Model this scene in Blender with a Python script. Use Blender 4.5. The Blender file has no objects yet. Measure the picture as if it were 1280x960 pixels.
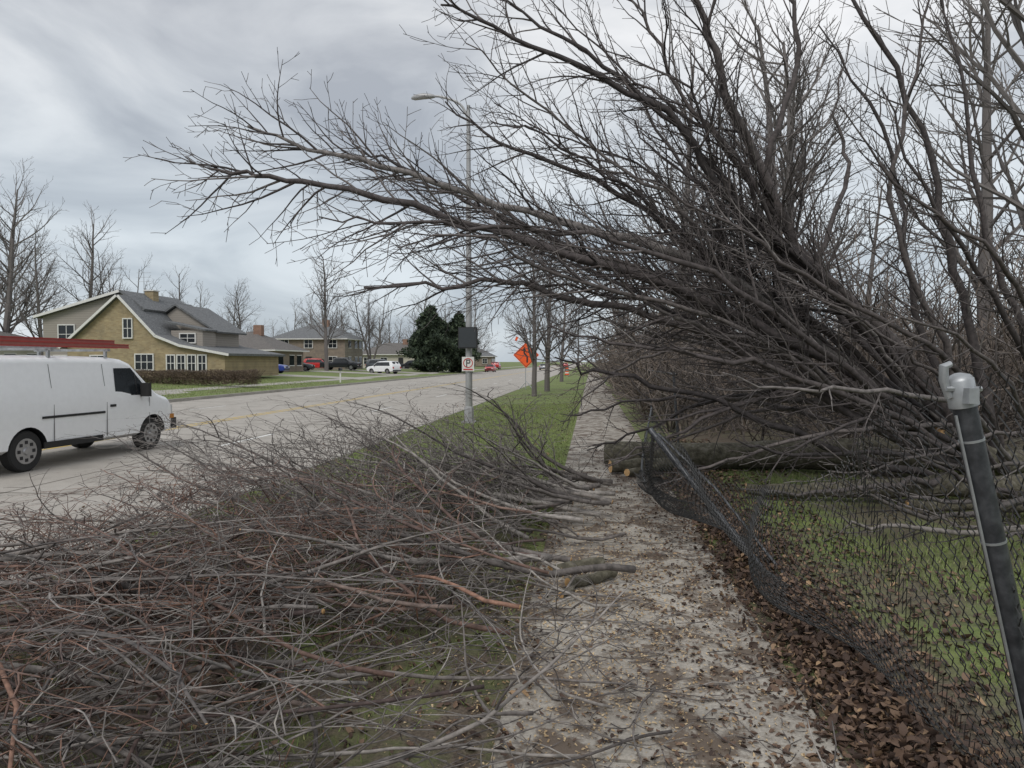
import bpy, math, random, bmesh
import numpy as np
from mathutils import Vector, Matrix
R=random.Random(7)
TH=math.radians(6.3)
EX=Vector((math.cos(TH),-math.sin(TH),0)); EY=Vector((math.sin(TH),math.cos(TH),0))
scene=bpy.context.scene
scene.view_settings.view_transform='Standard'; scene.view_settings.look='None'; scene.view_settings.exposure=0

# ------------------------------------------------------------ materials
def new_mat(name):
    m=bpy.data.materials.new(name); m.use_nodes=True
    nt=m.node_tree; b=nt.nodes['Principled BSDF']; return m,nt,b
def ramp(nt,stops):
    r=nt.nodes.new('ShaderNodeValToRGB'); e=r.color_ramp.elements
    e[0].position=stops[0][0]; e[0].color=(*stops[0][1],1)
    e[1].position=stops[-1][0]; e[1].color=(*stops[-1][1],1)
    for p,c in stops[1:-1]:
        x=e.new(p); x.color=(*c,1)
    return r
def noise(nt,scale,detail=6,vec=None,rough=.6):
    n=nt.nodes.new('ShaderNodeTexNoise'); n.inputs['Scale'].default_value=scale
    n.inputs['Detail'].default_value=detail; n.inputs['Roughness'].default_value=rough
    if vec is None:
        tc=nt.nodes.new('ShaderNodeTexCoord'); vec=tc.outputs['Object']
    nt.links.new(vec,n.inputs['Vector']); return n
def mixc(nt,a,b,fac,mode='MIX'):
    m=nt.nodes.new('ShaderNodeMixRGB'); m.blend_type=mode
    for s,v in (('Color1',a),('Color2',b),('Fac',fac)):
        if isinstance(v,(int,float)): m.inputs[s].default_value=v
        elif isinstance(v,tuple): m.inputs[s].default_value=(*v,1)
        else: nt.links.new(v,m.inputs[s])
    return m.outputs['Color']
def bump(nt,b,h,strength=.4,dist=.01):
    bp=nt.nodes.new('ShaderNodeBump'); bp.inputs['Strength'].default_value=strength; bp.inputs['Distance'].default_value=dist
    nt.links.new(h,bp.inputs['Height']); nt.links.new(bp.outputs['Normal'],b.inputs['Normal'])
def noisy(name,stops,scale=5,rough=.85,bs=.3,bd=.01,metal=0):
    m,nt,b=new_mat(name); n=noise(nt,scale); r=ramp(nt,stops)
    nt.links.new(n.outputs['Fac'],r.inputs['Fac']); nt.links.new(r.outputs['Color'],b.inputs['Base Color'])
    b.inputs['Roughness'].default_value=rough; b.inputs['Metallic'].default_value=metal
    if bs: bump(nt,b,n.outputs['Fac'],bs,bd)
    return m
def island(name,stops,rough=.8,nscale=25,detail=3):
    m,nt,b=new_mat(name); g=nt.nodes.new('ShaderNodeNewGeometry'); r=ramp(nt,stops)
    nt.links.new(g.outputs['Random Per Island'],r.inputs['Fac'])
    if nscale:
        n=noise(nt,nscale,detail); r2=ramp(nt,[(.3,(.5,.5,.5)),(.7,(1.35,1.35,1.35))]); nt.links.new(n.outputs['Fac'],r2.inputs['Fac'])
        nt.links.new(mixc(nt,r.outputs['Color'],r2.outputs['Color'],1.0,'MULTIPLY'),b.inputs['Base Color'])
    else: nt.links.new(r.outputs['Color'],b.inputs['Base Color'])
    b.inputs['Roughness'].default_value=rough
    return m
def plain(name,c,rough=.5,metal=0,coat=0,var=.86):
    m,nt,b=new_mat(name); n=noise(nt,9,4)
    r=ramp(nt,[(.3,tuple(x*var for x in c)),(.7,tuple(min(1,x*1.04) for x in c))]); nt.links.new(n.outputs['Fac'],r.inputs['Fac'])
    nt.links.new(r.outputs['Color'],b.inputs['Base Color'])
    b.inputs['Roughness'].default_value=rough; b.inputs['Metallic'].default_value=metal
    if coat: b.inputs['Coat Weight'].default_value=coat
    return m
M={}
M['bark']=island('bark_dark',[(0,(.045,.038,.038)),(.5,(.085,.071,.069)),(.85,(.14,.121,.115)),(1,(.22,.2,.19))],nscale=18)
M['barkgrey']=island('bark_grey',[(0,(.085,.073,.068)),(.5,(.17,.15,.138)),(.85,(.26,.235,.215)),(1,(.36,.33,.3))],nscale=22)
M['barkred']=island('bark_red',[(0,(.07,.05,.046)),(.3,(.13,.085,.072)),(.55,(.2,.118,.088)),(.72,(.27,.15,.105)),(.8,(.19,.168,.155)),(1,(.3,.275,.255))],nscale=22)
M['barkfar']=island('bark_far',[(0,(.085,.075,.071)),(.6,(.14,.125,.118)),(1,(.21,.19,.18))],nscale=0)
M['thicket']=island('thicket_twig',[(0,(.07,.057,.05)),(.5,(.12,.1,.088)),(.8,(.18,.14,.11)),(1,(.23,.2,.18))],nscale=0)
M['barkmoss']=noisy('bark_log',[(.3,(.045,.04,.028)),(.5,(.11,.1,.07)),(.7,(.2,.185,.15))],14,.9,.9,.03)
M['cut']=noisy('cut_wood',[(.3,(.45,.25,.1)),(.7,(.68,.45,.22))],18,.8,.2)
M['leaf']=island('dead_leaf',[(0,(.04,.026,.02)),(.4,(.085,.052,.037)),(.75,(.14,.088,.06)),(.93,(.23,.15,.095)),(1,(.38,.25,.14))],.75,nscale=0)
M['chip']=island('wood_chip',[(0,(.3,.2,.1)),(1,(.58,.45,.28))],nscale=0)
M['grass']=island('grass_blade',[(0,(.11,.15,.04)),(.5,(.18,.235,.065)),(.85,(.24,.29,.1)),(1,(.4,.36,.2))],.7,nscale=0)
M['black']=plain('black_plastic',(.02,.02,.022),.5)
M['tyre']=plain('rubber',(.025,.025,.025),.85)
M['rim']=plain('steel_rim',(.45,.45,.46),.35,.8)
M['glass']=plain('dark_glass',(.02,.024,.028),.08)
M['galv']=noisy('galvanised_steel',[(.3,(.3,.31,.32)),(.7,(.48,.5,.51))],12,.45,.1,metal=.6)
M['polem']=noisy('aluminium_pole',[(.3,(.3,.3,.3)),(.7,(.4,.4,.4))],4,.5,.1,metal=.4)
M['fpost']=noisy('fence_post_black',[(.3,(.035,.037,.042)),(.5,(.06,.063,.07)),(.7,(.1,.105,.115))],24,.4,.2,metal=.3)
M['wire']=plain('fence_wire',(.04,.04,.04),.5,.3)
M['whitep']=plain('white_paint',(.84,.85,.86),.3,0,.5,.985)
M['linew']=noisy('line_white',[(.38,(.42,.41,.39)),(.5,(.75,.75,.72))],7,.8,0)
M['liney']=noisy('line_yellow',[(.38,(.42,.37,.26)),(.5,(.6,.42,.1))],7,.8,0)
M['trim']=plain('white_trim',(.72,.71,.68),.6)
M['orange']=plain('orange_sign',(.9,.12,.02),.45)
M['red']=plain('red_paint',(.5,.02,.02),.35,0,.4)
M['redl']=plain('ladder_red',(.4,.05,.045),.5)
M['roof']=noisy('shingles_grey',[(.35,(.1,.105,.11)),(.65,(.19,.195,.2))],6,.9,.4)
M['roofb']=noisy('shingles_brown',[(.35,(.1,.095,.09)),(.65,(.18,.165,.155))],6,.9,.4)
def brick(name,c1,c2,mort):
    m,nt,b=new_mat(name); tc=nt.nodes.new('ShaderNodeTexCoord')
    mp=nt.nodes.new('ShaderNodeMapping'); mp.inputs['Rotation'].default_value=(math.radians(90),0,0)
    nt.links.new(tc.outputs['Object'],mp.inputs['Vector'])
    br=nt.nodes.new('ShaderNodeTexBrick'); br.inputs['Scale'].default_value=1
    br.inputs['Brick Width'].default_value=.3; br.inputs['Row Height'].default_value=.11; br.inputs['Mortar Size'].default_value=.008
    br.inputs['Color1'].default_value=(*c1,1); br.inputs['Color2'].default_value=(*c2,1); br.inputs['Mortar'].default_value=(*mort,1)
    nt.links.new(mp.outputs['Vector'],br.inputs['Vector'])
    n=noise(nt,1.2,5); r=ramp(nt,[(.3,(.75,.75,.75)),(.7,(1.15,1.12,1.05))]); nt.links.new(n.outputs['Fac'],r.inputs['Fac'])
    nt.links.new(mixc(nt,br.outputs['Color'],r.outputs['Color'],1.0,'MULTIPLY'),b.inputs['Base Color']); b.inputs['Roughness'].default_value=.9
    return m
M['bricktan']=brick('brick_tan',(.38,.31,.19),(.29,.225,.13),(.34,.3,.23))
M['brickgrey']=brick('brick_greybrown',(.25,.2,.16),(.2,.16,.13),(.3,.28,.25))
M['brickred']=brick('brick_red',(.24,.13,.09),(.3,.17,.12),(.3,.27,.24))
def siding(name,c):
    m,nt,b=new_mat(name); tc=nt.nodes.new('ShaderNodeTexCoord'); w=nt.nodes.new('ShaderNodeTexWave')
    w.bands_direction='Z'; w.wave_profile='SAW'; w.inputs['Scale'].default_value=1.6; nt.links.new(tc.outputs['Object'],w.inputs['Vector'])
    r=ramp(nt,[(0,tuple(x*.6 for x in c)),(.2,c),(1,c)]); nt.links.new(w.outputs['Fac'],r.inputs['Fac']); nt.links.new(r.outputs['Color'],b.inputs['Base Color'])
    b.inputs['Roughness'].default_value=.7; return m
M['siding']=siding('siding_taupe',(.31,.28,.245)); M['sidingw']=siding('siding_cream',(.5,.47,.4))

def ground_mat():
    m,nt,b=new_mat('ground_soil_grass')
    n=noise(nt,.35,6); n2=noise(nt,9,5); n3=noise(nt,60,3)
    g=ramp(nt,[(.3,(.095,.13,.04)),(.55,(.165,.21,.06)),(.75,(.22,.255,.09))]); nt.links.new(n2.outputs['Fac'],g.inputs['Fac'])
    br=ramp(nt,[(.3,(.065,.05,.038)),(.7,(.18,.142,.105))]); nt.links.new(n3.outputs['Fac'],br.inputs['Fac'])
    f=ramp(nt,[(.5,(0,0,0)),(.68,(.65,.65,.65))]); nt.links.new(n.outputs['Fac'],f.inputs['Fac'])
    c1=mixc(nt,g.outputs['Color'],br.outputs['Color'],f.outputs['Color'])
    tc=nt.nodes.new('ShaderNodeTexCoord'); sp=nt.nodes.new('ShaderNodeSeparateXYZ'); nt.links.new(tc.outputs['Object'],sp.inputs[0])
    def sm(a,bb,src):
        mr=nt.nodes.new('ShaderNodeMapRange'); mr.inputs['From Min'].default_value=a; mr.inputs['From Max'].default_value=bb
        nt.links.new(src,mr.inputs['Value']); return mr.outputs[0]
    def mul(a,c):
        q=nt.nodes.new('ShaderNodeMath'); q.operation='MULTIPLY'
        nt.links.new(a,q.inputs[0])
        if isinstance(c,(int,float)): q.inputs[1].default_value=c
        else: nt.links.new(c,q.inputs[1])
        return q.outputs[0]
    near=mul(sm(8.5,6.2,sp.outputs['Y']),sm(2.2,1.6,sp.outputs['X']))
    n4=noise(nt,2.5,5); f4=ramp(nt,[(.36,(.2,.2,.2)),(.54,(1,1,1))]); nt.links.new(n4.outputs['Fac'],f4.inputs['Fac'])
    c2=mixc(nt,c1,br.outputs['Color'],mul(near,f4.outputs['Color']))
    n5=noise(nt,.9,5); f5=ramp(nt,[(.46,(0,0,0)),(.6,(1,1,1))]); nt.links.new(n5.outputs['Fac'],f5.inputs['Fac'])
    right=mul(mul(sm(1.0,1.3,sp.outputs['X']),f5.outputs['Color']),.85)
    c3=mixc(nt,c2,br.outputs['Color'],right)
    wood=mul(mul(sm(11.5,15,sp.outputs['Y']),sm(1.2,2.4,sp.outputs['X'])),.85)
    c4=mixc(nt,c3,br.outputs['Color'],wood)
    nt.links.new(c4,b.inputs['Base Color']); b.inputs['Roughness'].default_value=.95
    bump(nt,b,n3.outputs['Fac'],.6,.03); return m
M['ground']=ground_mat()
def concrete(name,lo,mid,hi,dirt,dirtpos,crack=True):
    m,nt,b=new_mat(name); n=noise(nt,1.1,7,rough=.65); n2=noise(nt,70,4)
    r=ramp(nt,[(.3,lo),(.5,mid),(.7,hi)]); nt.links.new(n.outputs['Fac'],r.inputs['Fac'])
    r2=ramp(nt,[(.3,(.72,.72,.72)),(.7,(1.15,1.15,1.15))]); nt.links.new(n2.outputs['Fac'],r2.inputs['Fac'])
    c=mixc(nt,r.outputs['Color'],r2.outputs['Color'],1.0,'MULTIPLY')
    n3=noise(nt,3.2,8,rough=.72); f=ramp(nt,[(dirtpos,(0,0,0)),(dirtpos+.09,(1,1,1))]); nt.links.new(n3.outputs['Fac'],f.inputs['Fac'])
    c=mixc(nt,c,dirt,f.outputs['Color'])
    if crack:
        v=nt.nodes.new('ShaderNodeTexVoronoi'); v.feature='DISTANCE_TO_EDGE'; v.inputs['Scale'].default_value=.25
        tc=nt.nodes.new('ShaderNodeTexCoord'); nn=noise(nt,1.5,5)
        ad=nt.nodes.new('ShaderNodeVectorMath'); ad.operation='ADD'; nt.links.new(tc.outputs['Object'],ad.inputs[0])
        sc=nt.nodes.new('ShaderNodeVectorMath'); sc.operation='SCALE'; sc.inputs['Scale'].default_value=.8; nt.links.new(nn.outputs['Color'],sc.inputs[0]); nt.links.new(sc.outputs[0],ad.inputs[1])
        nt.links.new(ad.outputs[0],v.inputs['Vector'])
        cr=ramp(nt,[(0,(1,1,1)),(.004,(0,0,0))]); nt.links.new(v.outputs['Distance'],cr.inputs['Fac'])
        c=mixc(nt,c,(.09,.08,.07),cr.outputs['Color'])
    nt.links.new(c,b.inputs['Base Color']); b.inputs['Roughness'].default_value=.85; bump(nt,b,n2.outputs['Fac'],.4,.006); return m
M['road']=concrete('road_concrete',(.32,.295,.262),(.4,.37,.33),(.46,.43,.39),(.29,.265,.23),.6)
M['walk']=concrete('sidewalk_concrete',(.24,.21,.178),(.38,.35,.305),(.53,.49,.43),(.13,.1,.076),.475)
M['kerb']=concrete('kerb_concrete',(.3,.28,.25),(.38,.36,.32),(.44,.42,.38),(.2,.18,.15),.6,False)

# ------------------------------------------------------------ mesh builder
CS={n:[(math.cos(2*math.pi*j/n),math.sin(2*math.pi*j/n)) for j in range(n)] for n in range(3,33)}
class MB:
    def __init__(s): s.v=[]; s.f=[]; s.m=[]
    def poly(s,pts,m=0):
        o=len(s.v); s.v+= [tuple(p) for p in pts]; s.f.append(tuple(range(o,o+len(pts)))); s.m.append(m)
    def box(s,c,d,m=0,rz=0):
        x,y,z=c; a,b,h=d[0]/2,d[1]/2,d[2]/2; cr,sr=math.cos(rz),math.sin(rz); o=len(s.v)
        for k in (-h,h):
            for i,j in ((-a,-b),(a,-b),(a,b),(-a,b)): s.v.append((x+i*cr-j*sr,y+i*sr+j*cr,z+k))
        for q in ((0,3,2,1),(4,5,6,7),(0,1,5,4),(1,2,6,5),(2,3,7,6),(3,0,4,7)): s.f.append(tuple(o+t for t in q)); s.m.append(m)
    def tube(s,pts,rad,n=6,m=0,cap=None):
        k=len(pts); o=len(s.v); ref=None
        for i in range(k):
            t=(pts[min(i+1,k-1)]-pts[max(i-1,0)])
            if t.length<1e-7: t=Vector((0,0,1))
            t.normalize()
            if ref is None: ref=t.orthogonal()
            ref=(ref-t*ref.dot(t))
            if ref.length<1e-6: ref=t.orthogonal()
            ref.normalize(); bi=t.cross(ref); p=pts[i]; r=rad[i]
            for a in CS[n]:
                s.v.append((p.x+(ref.x*a[0]+bi.x*a[1])*r,p.y+(ref.y*a[0]+bi.y*a[1])*r,p.z+(ref.z*a[0]+bi.z*a[1])*r))
        for i in range(k-1):
            b=o+i*n
            for j in range(n):
                j2=(j+1)%n; s.f.append((b+j,b+j2,b+n+j2,b+n+j)); s.m.append(m)
        if cap is not None:
            s.f.append(tuple(o+j for j in reversed(range(n)))); s.m.append(cap)
            b=o+(k-1)*n; s.f.append(tuple(b+j for j in range(n))); s.m.append(cap)
    def cyl(s,a,b,r0,r1=None,n=16,m=0,cap=None):
        s.tube([Vector(a),Vector(b)],[r0,r0 if r1 is None else r1],n,m,m if cap is None else cap)
    def mesh(s,name,mats,smooth=False):
        me=bpy.data.meshes.new(name); me.from_pydata(s.v,[],s.f)
        for x in mats: me.materials.append(M[x] if isinstance(x,str) else x)
        me.polygons.foreach_set('material_index',s.m)
        if smooth:
            me.polygons.foreach_set('use_smooth',[True]*len(s.f))
            if smooth!='all':
                try: me.set_sharp_from_angle(angle=math.radians(35))
                except Exception: pass
        me.update(); return me
    def obj(s,name,mats,smooth=False,parent=None,road=False):
        o=bpy.data.objects.new(name,s.mesh(name,mats,smooth)); scene.collection.objects.link(o)
        if parent: o.parent=parent
        if road: o.rotation_euler.z=-TH
        return o
def empty(name,road=None,z=0,rz=0):
    e=bpy.data.objects.new(name,None); scene.collection.objects.link(e)
    if road is not None:
        e.location=EX*road[0]+EY*road[1]+Vector((0,0,z)); e.rotation_euler.z=-TH+rz
    return e
def placer(o,xr,yr,z=0,rz=0,s=1):
    o.location=EX*xr+EY*yr+Vector((0,0,z)); o.rotation_euler.z=-TH+rz; o.scale=(s,s,s)

# ------------------------------------------------------------ ground, road
GX=[(-1500,.9),(-300,.9),(-80,.8),(-36,.75),(-20.66,.145),(-20.62,-.03),(-4.9,-.03),(-4.88,.14),(-2.5,.22),(-.5,.275),(-.4,.262),(1.05,.262),(1.12,.285),(3,.3),(9,.15),(30,.1),(300,.1),(1500,.1)]
def gz(x):
    for (a,za),(b,zb) in zip(GX,GX[1:]):
        if a<=x<=b: return za+(zb-za)*(x-a)/(b-a)
    return .1
mb=MB(); ys=[-60,-20,-5,0,4,8,14,20,30,45,60,90,130,200,350,700,2500]
for y in ys:
    for x,z in GX: mb.v.append((x,y,z))
nx=len(GX)
for j in range(len(ys)-1):
    for i in range(nx-1):
        mb.f.append((j*nx+i,j*nx+i+1,(j+1)*nx+i+1,(j+1)*nx+i)); mb.m.append(0)
mb.obj('ground',['ground'],road=True)
mb=MB(); mb.poly([(-20.5,-60,0),(-5,-60,0),(-5,1200,0),(-20.5,1200,0)])
mb.obj('road',['road'],road=True)
mb=MB()
for a,b in ((-12.72,-12.6),(-12.42,-12.3)):
    mb.poly([(a,-40,.004),(b,-40,.004),(b,400,.004),(a,400,.004)],1)
y=-20
while y<300:
    for x in (-8.75,-16.5): mb.poly([(x-.06,y,.004),(x+.06,y,.004),(x+.06,y+3,.004),(x-.06,y+3,.004)],0)
    y+=12
mb.obj('road_markings',['linew','liney'],road=True)
mb=MB(); y=-20
while y<160:
    for a,b in ((-20.4,-12.75),(-12.25,-5.1)):
        mb.poly([(a,y,.003),(b,y,.003),(b,y+.03,.003),(a,y+.03,.003)])
    y+=6
for x in (-8.9,-16.7): mb.poly([(x-.015,-20,.003),(x+.015,-20,.003),(x+.015,160,.003),(x-.015,160,.003)])
mb.obj('road_joints',[plain('tar',(.14,.12,.1),.8)],road=True)
mb=MB()
for a,b in ((-5.0,-4.85),(-20.65,-20.5)):
    y=-30
    while y<300:
        mb.box(((a+b)/2,y+1.49,.05),(.15,2.98,.21)); y+=3
mb.obj('kerb',['kerb'],road=True)
mb=MB(); y=-3.0
while y<140:
    o=len(mb.v); L=1.52; dz=[R.uniform(-.008,.008) for _ in range(4)]
    z=.29
    P=[(-.43,y+.008),(1.09,y+.008),(1.09,y+L-.008),(-.43,y+L-.008)]
    ins=.012
    C=[(P[0][0]+ins,P[0][1]+ins),(P[1][0]-ins,P[1][1]+ins),(P[2][0]-ins,P[2][1]-ins),(P[3][0]+ins,P[3][1]-ins)]
    for p,d in zip(P,dz): mb.v.append((*p,z-.1+d))
    for p,d in zip(P,dz): mb.v.append((*p,z-.01+d))
    for p,d in zip(C,dz): mb.v.append((*p,z+d))
    for k in range(4):
        k2=(k+1)%4
        mb.f.append((o+k,o+k2,o+4+k2,o+4+k)); mb.m.append(0)
        mb.f.append((o+4+k,o+4+k2,o+8+k2,o+8+k)); mb.m.append(0)
    mb.f.append((o+8,o+9,o+10,o+11)); mb.m.append(0)
    y+=L
mb.obj('sidewalk',['walk'],road=True)
mb=MB()
mb.poly([(-25,-30,gz(-25)+.012),(-23.5,-30,gz(-23.5)+.012),(-23.5,300,gz(-23.5)+.012),(-25,300,gz(-25)+.012)])
mb.obj('far_sidewalk',['kerb'],road=True)
mb=MB()
for y0,w,xe in ((36,3,-45),(69,5,-50),(88,6,-45),(101,6,-50),(128,5,-50)):
    xs=[-20.64,-23.5,-25,-36,xe]
    for a,b in zip(xs,xs[1:]): mb.poly([(b,y0,gz(b)+.022),(a,y0,gz(a)+.022),(a,y0+w,gz(a)+.022),(b,y0+w,gz(b)+.022)])
mb.obj('driveway',['kerb'],road=True)

# ------------------------------------------------------------ branch growth
UP=Vector((0,0,1))
def rv(): return Vector((R.gauss(0,1),R.gauss(0,1),R.gauss(0,1)))
def spawn(mb,pts,rad,L,level,c):
    if level>c['max']: return
    n=max(1,int(L*c['dens'][level]*R.uniform(.8,1.2)))
    k=len(pts)-1; lo=c['lo'][level]; side=1
    for i in range(n):
        f=lo+(1-lo)*(i+R.random())/n; x=min(f*k,k-.001); j=int(x); u=x-j
        p=pts[j].lerp(pts[j+1],u); t=(pts[j+1]-pts[j]).normalized(); r=rad[j]+(rad[j+1]-rad[j])*u
        side=-side
        ax=t.cross(UP if abs(t.z)<.9 else Vector((1,0,0))).normalized()
        pr=c.get('flat',.6)
        q=(ax.cross(t)*side+rv()*pr); q=(q-t*q.dot(t))
        if q.length<.01: continue
        q.normalize(); a=R.uniform(*c['ang'][level])
        d=t*math.cos(a)+q*math.sin(a)
        l=L*R.uniform(*c['ratio'][level])*(1-c['tap'][level]*f)
        l=min(l,c['cap'][level]*(1-.5*c['tap'][level]*f)*R.uniform(.75,1))
        if l<c.get('minl',.08): continue
        grow(mb,p,d,l,max(min(r*.72,l*c['rl']+c['rmin']),c['rmin']),level,c)
def grow(mb,p,d,L,r,level,c):
    k=c['segs'][level]; st=L/k; pts=[p.copy()]; rad=[r]; d=d.normalized(); w=c['wig'][level]; tr=c['trop']
    fl=c.get('floor',-9); bend=rv()*c.get('bend',0)
    for i in range(k):
        d=d+rv()*w+bend; d.z+=tr
        if p.z<fl+.08 and d.z<0: d.z=abs(d.z)*.3
        d.normalize(); p=p+d*st; pts.append(p); rad.append(max(c['rtip'],r*(1-.8*(i+1)/k)))
    mb.tube(pts,rad,c['sides'][level],c.get('mat',0),c.get('capm') if level==c.get('caplv',-1) else None)
    spawn(mb,pts,rad,L,level+1,c)
def catmull(P,n=4):
    P=[Vector(p) for p in P]; Q=[2*P[0]-P[1]]+P+[2*P[-1]-P[-2]]; out=[]
    for i in range(1,len(Q)-2):
        for s in range(n):
            t=s/n; a,b,c,d=Q[i-1],Q[i],Q[i+1],Q[i+2]
            out.append(.5*((2*b)+(c-a)*t+(2*a-5*b+4*c-d)*t*t+(3*b-a-3*c+d)*t**3))
    out.append(P[-1]); return out

# ------------------------------------------------------------ the big fallen tree
limbs=[
([(6.4,9.6,.5),(5.1,9.3,.95),(3.6,9,1.7),(2.4,8.8,2.3),(1.4,8.6,2.6),(.6,8.4,2.75),(0,8.2,2.9),(-.8,8,2.85),(-1.6,7.8,2.8)],.07),
([(6.0,9.5,.6),(4.4,9.2,1.8),(2.9,8.9,2.5),(1.6,8.7,3.0),(.5,8.5,3.3),(-.8,8.3,3.7),(-2.1,8.1,3.95),(-2.8,8,4.05),(-3.3,7.9,4.1)],.08),
([(6.0,9.6,.7),(4.1,9.5,2.2),(2.6,9.4,3.2),(1.2,9.3,3.65),(-.2,9.2,4.0),(-1.6,9,4.45),(-2.5,8.9,4.6),(-3.2,8.8,4.85)],.075),
([(5.9,9.7,.8),(3.9,9.8,2.0),(2.2,9.9,3.0),(.8,10,3.6),(-.6,10,4.2),(-1.6,10,4.7),(-2.2,10,5.0)],.06),
([(5.9,9.5,.9),(4.2,9.7,2.4),(3.0,9.8,3.2),(2.1,9.9,3.9),(.8,9.9,4.6),(-.2,9.9,5.0),(-.9,9.8,5.5)],.065),
([(5.8,9.4,1.0),(3.9,9,3.0),(3.0,8.8,3.6),(2.4,8.7,4.2),(1.8,8.5,4.9),(.8,8.4,5.4),(-.2,8.3,5.8),(-.8,8.2,6.0)],.07),
([(5.6,9.4,1.3),(4.2,9.1,2.6),(3.2,9,3.4),(2.5,9,4.4),(1.6,9,5.3),(.6,9,6.0),(-.3,9,6.6)],.065),
([(6.1,9.5,.7),(4.9,9.2,2.2),(3.7,9,3.2),(3.1,8.8,4.2),(2.5,8.6,5.2),(2.25,8.5,6.0),(1.8,8.4,6.8),(1.2,8.3,7.4)],.09),
([(3.6,9.2,2.9),(4.0,9.3,3.5),(4.35,9.4,4.5),(4.2,9.5,5.2),(4.4,9.5,6.2)],.045),
([(4.3,9,2.7),(3.3,8.9,3.7),(3.1,8.8,4.6),(3.45,8.8,5.6),(3.3,8.8,6.5),(3.2,8.8,7.3)],.06),
([(6.3,9,.4),(4.6,8.8,.7),(3.1,8.7,1.25),(1.9,8.6,1.7),(1.0,8.5,1.9),(.5,8.4,2.05)],.055),
([(6,9,.6),(4.4,8.5,1.4),(3,8.2,1.9),(2,8,2.1),(1.1,7.9,2.2),(.4,7.8,2.4)],.045),
([(5.9,10,1),(4.6,10.4,2.8),(3.4,10.8,4),(2.4,11,5.2),(1.6,11,6.5)],.06),
([(6,9.3,1),(5.2,9,2.6),(4.6,8.8,4),(4.8,8.7,5.4),(5.0,8.6,6.8)],.05),
([(5.8,9.2,.9),(4,8.6,1.9),(2.6,8.2,2.8),(1.2,8,3.3),(-.2,7.8,3.45),(-1.2,7.6,3.45),(-2.0,7.5,3.5)],.045),
([(5.5,8.6,.7),(4.2,8,1.0),(3.0,7.6,1.0),(2.3,7.4,1.2)],.04),
([(6.4,9.2,.5),(5.6,8.6,1.6),(4.6,8.0,2.2),(3.4,7.8,2.8),(2.4,7.6,3.4),(1.2,7.4,3.9)],.045),
([(6.2,10,.6),(4.6,10.6,1.6),(3.2,10.8,2.2),(1.9,10.9,2.5),(1.1,11,2.8)],.05),
([(6.6,9.8,.8),(6.3,9.8,2.2),(5.9,9.8,3.6),(5.5,9.8,5.1),(4.7,9.8,6.6),(4.2,9.8,7.4)],.075),
([(6.2,10,1),(5.6,10,2.6),(5.45,10,3.7),(5.1,10,5.2),(4.2,10,6.6)],.06),
([(7.2,9.6,.8),(6.8,9.6,2.4),(6.3,9.6,3.6),(5.95,9.6,5.5),(5.6,9.6,7.0)],.06),
([(5.9,8.4,.45),(5,7.9,.7),(4.2,7.6,1.1),(3.6,7.3,1.8)],.035),
([(4.4,9.2,1.8),(3.3,8.8,1.6),(2.2,8.6,1.35),(1.4,8.4,1.3)],.035),
([(3.6,9,1.7),(2.5,8.6,1.4),(1.6,8.4,1.0),(1.1,8.2,.8)],.03),
([(6.6,8.2,.4),(5.4,7.6,.55),(4.4,7.0,.62),(3.6,6.7,.8),(2.8,6.5,1.25)],.035),
([(6.2,7.2,.35),(5.0,6.7,.45),(4.2,6.4,.5),(3.4,6.2,.75)],.03),
([(6.0,8.6,.8),(4.8,7.6,1.5),(3.6,6.9,1.7),(2.6,6.6,1.75),(1.9,6.5,1.9)],.035),
([(5.4,8.8,.6),(4.4,8.2,.6),(3.4,8.0,.55),(2.5,7.9,.6)],.045),
([(5.8,8.0,1.2),(4.9,7.2,1.9),(4.0,6.7,2.3),(3.1,6.4,2.5)],.03),
([(7,9,1),(6,8.4,2.0),(5.2,8,3.0),(4.4,7.8,3.9),(3.9,7.7,4.9)],.045),
([(5,9.3,1.2),(3.8,9.6,1.5),(2.8,9.8,1.5),(2.0,9.9,1.9)],.04),
([(5.2,10,1.2),(3.8,10.4,1.6),(2.6,10.6,1.3),(1.7,10.6,.9),(1.1,10.5,.7)],.04),
([(5.0,10.5,1.0),(3.6,11.2,1.4),(2.4,11.6,1.4),(1.3,11.8,1.2),(.8,11.9,1.0)],.04),
([(4.6,9.6,1.4),(3.2,9.8,1.3),(2.2,9.9,.9),(1.3,10,.55)],.03),
([(5.5,9,1.2),(4.2,8.6,1.2),(3,8.4,1.0),(2.1,8.3,.7),(1.6,8.4,.5)],.035),
([(5.2,8.3,.9),(4,7.8,1.3),(3.1,7.4,1.2),(2.5,7.1,.8)],.03),
([(6.4,7.6,.9),(5.2,7.0,1.3),(4.2,6.5,1.3),(3.3,6.1,1.1),(2.6,5.9,1.1)],.028),
([(6.6,8.6,1.6),(5.6,7.8,2.6),(4.8,7.4,3.2),(3.8,7.2,3.8),(3.2,7.1,4.5)],.035),
([(4.4,11.5,1.6),(3.2,12,2.2),(2.2,12.4,2.0),(1.4,12.6,1.5),(.9,12.7,.9)],.035),
]
pale=[
([(7.2,8.4,.5),(5.8,7.7,.6),(4.6,7.0,.55),(3.7,6.7,.6),(3.0,6.6,.95)],.05),
([(6.4,6.4,.5),(5.0,6.2,.62),(3.9,6.0,.6),(3.1,5.9,.62),(2.6,5.7,.8)],.04),
([(7.0,7.4,.7),(5.6,7.0,1.0),(4.4,6.7,1.0),(3.4,6.5,1.2)],.035),
]
fan=[0,1,2,3,4,5,6,7,12,14,16]
def resamp(P,k):
    pts=catmull(P,6); out=[]
    for i in range(k):
        x=i/(k-1)*(len(pts)-1); j=min(int(x),len(pts)-2); out.append(pts[j].lerp(pts[j+1],x-j))
    return out
extra=[]
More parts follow.
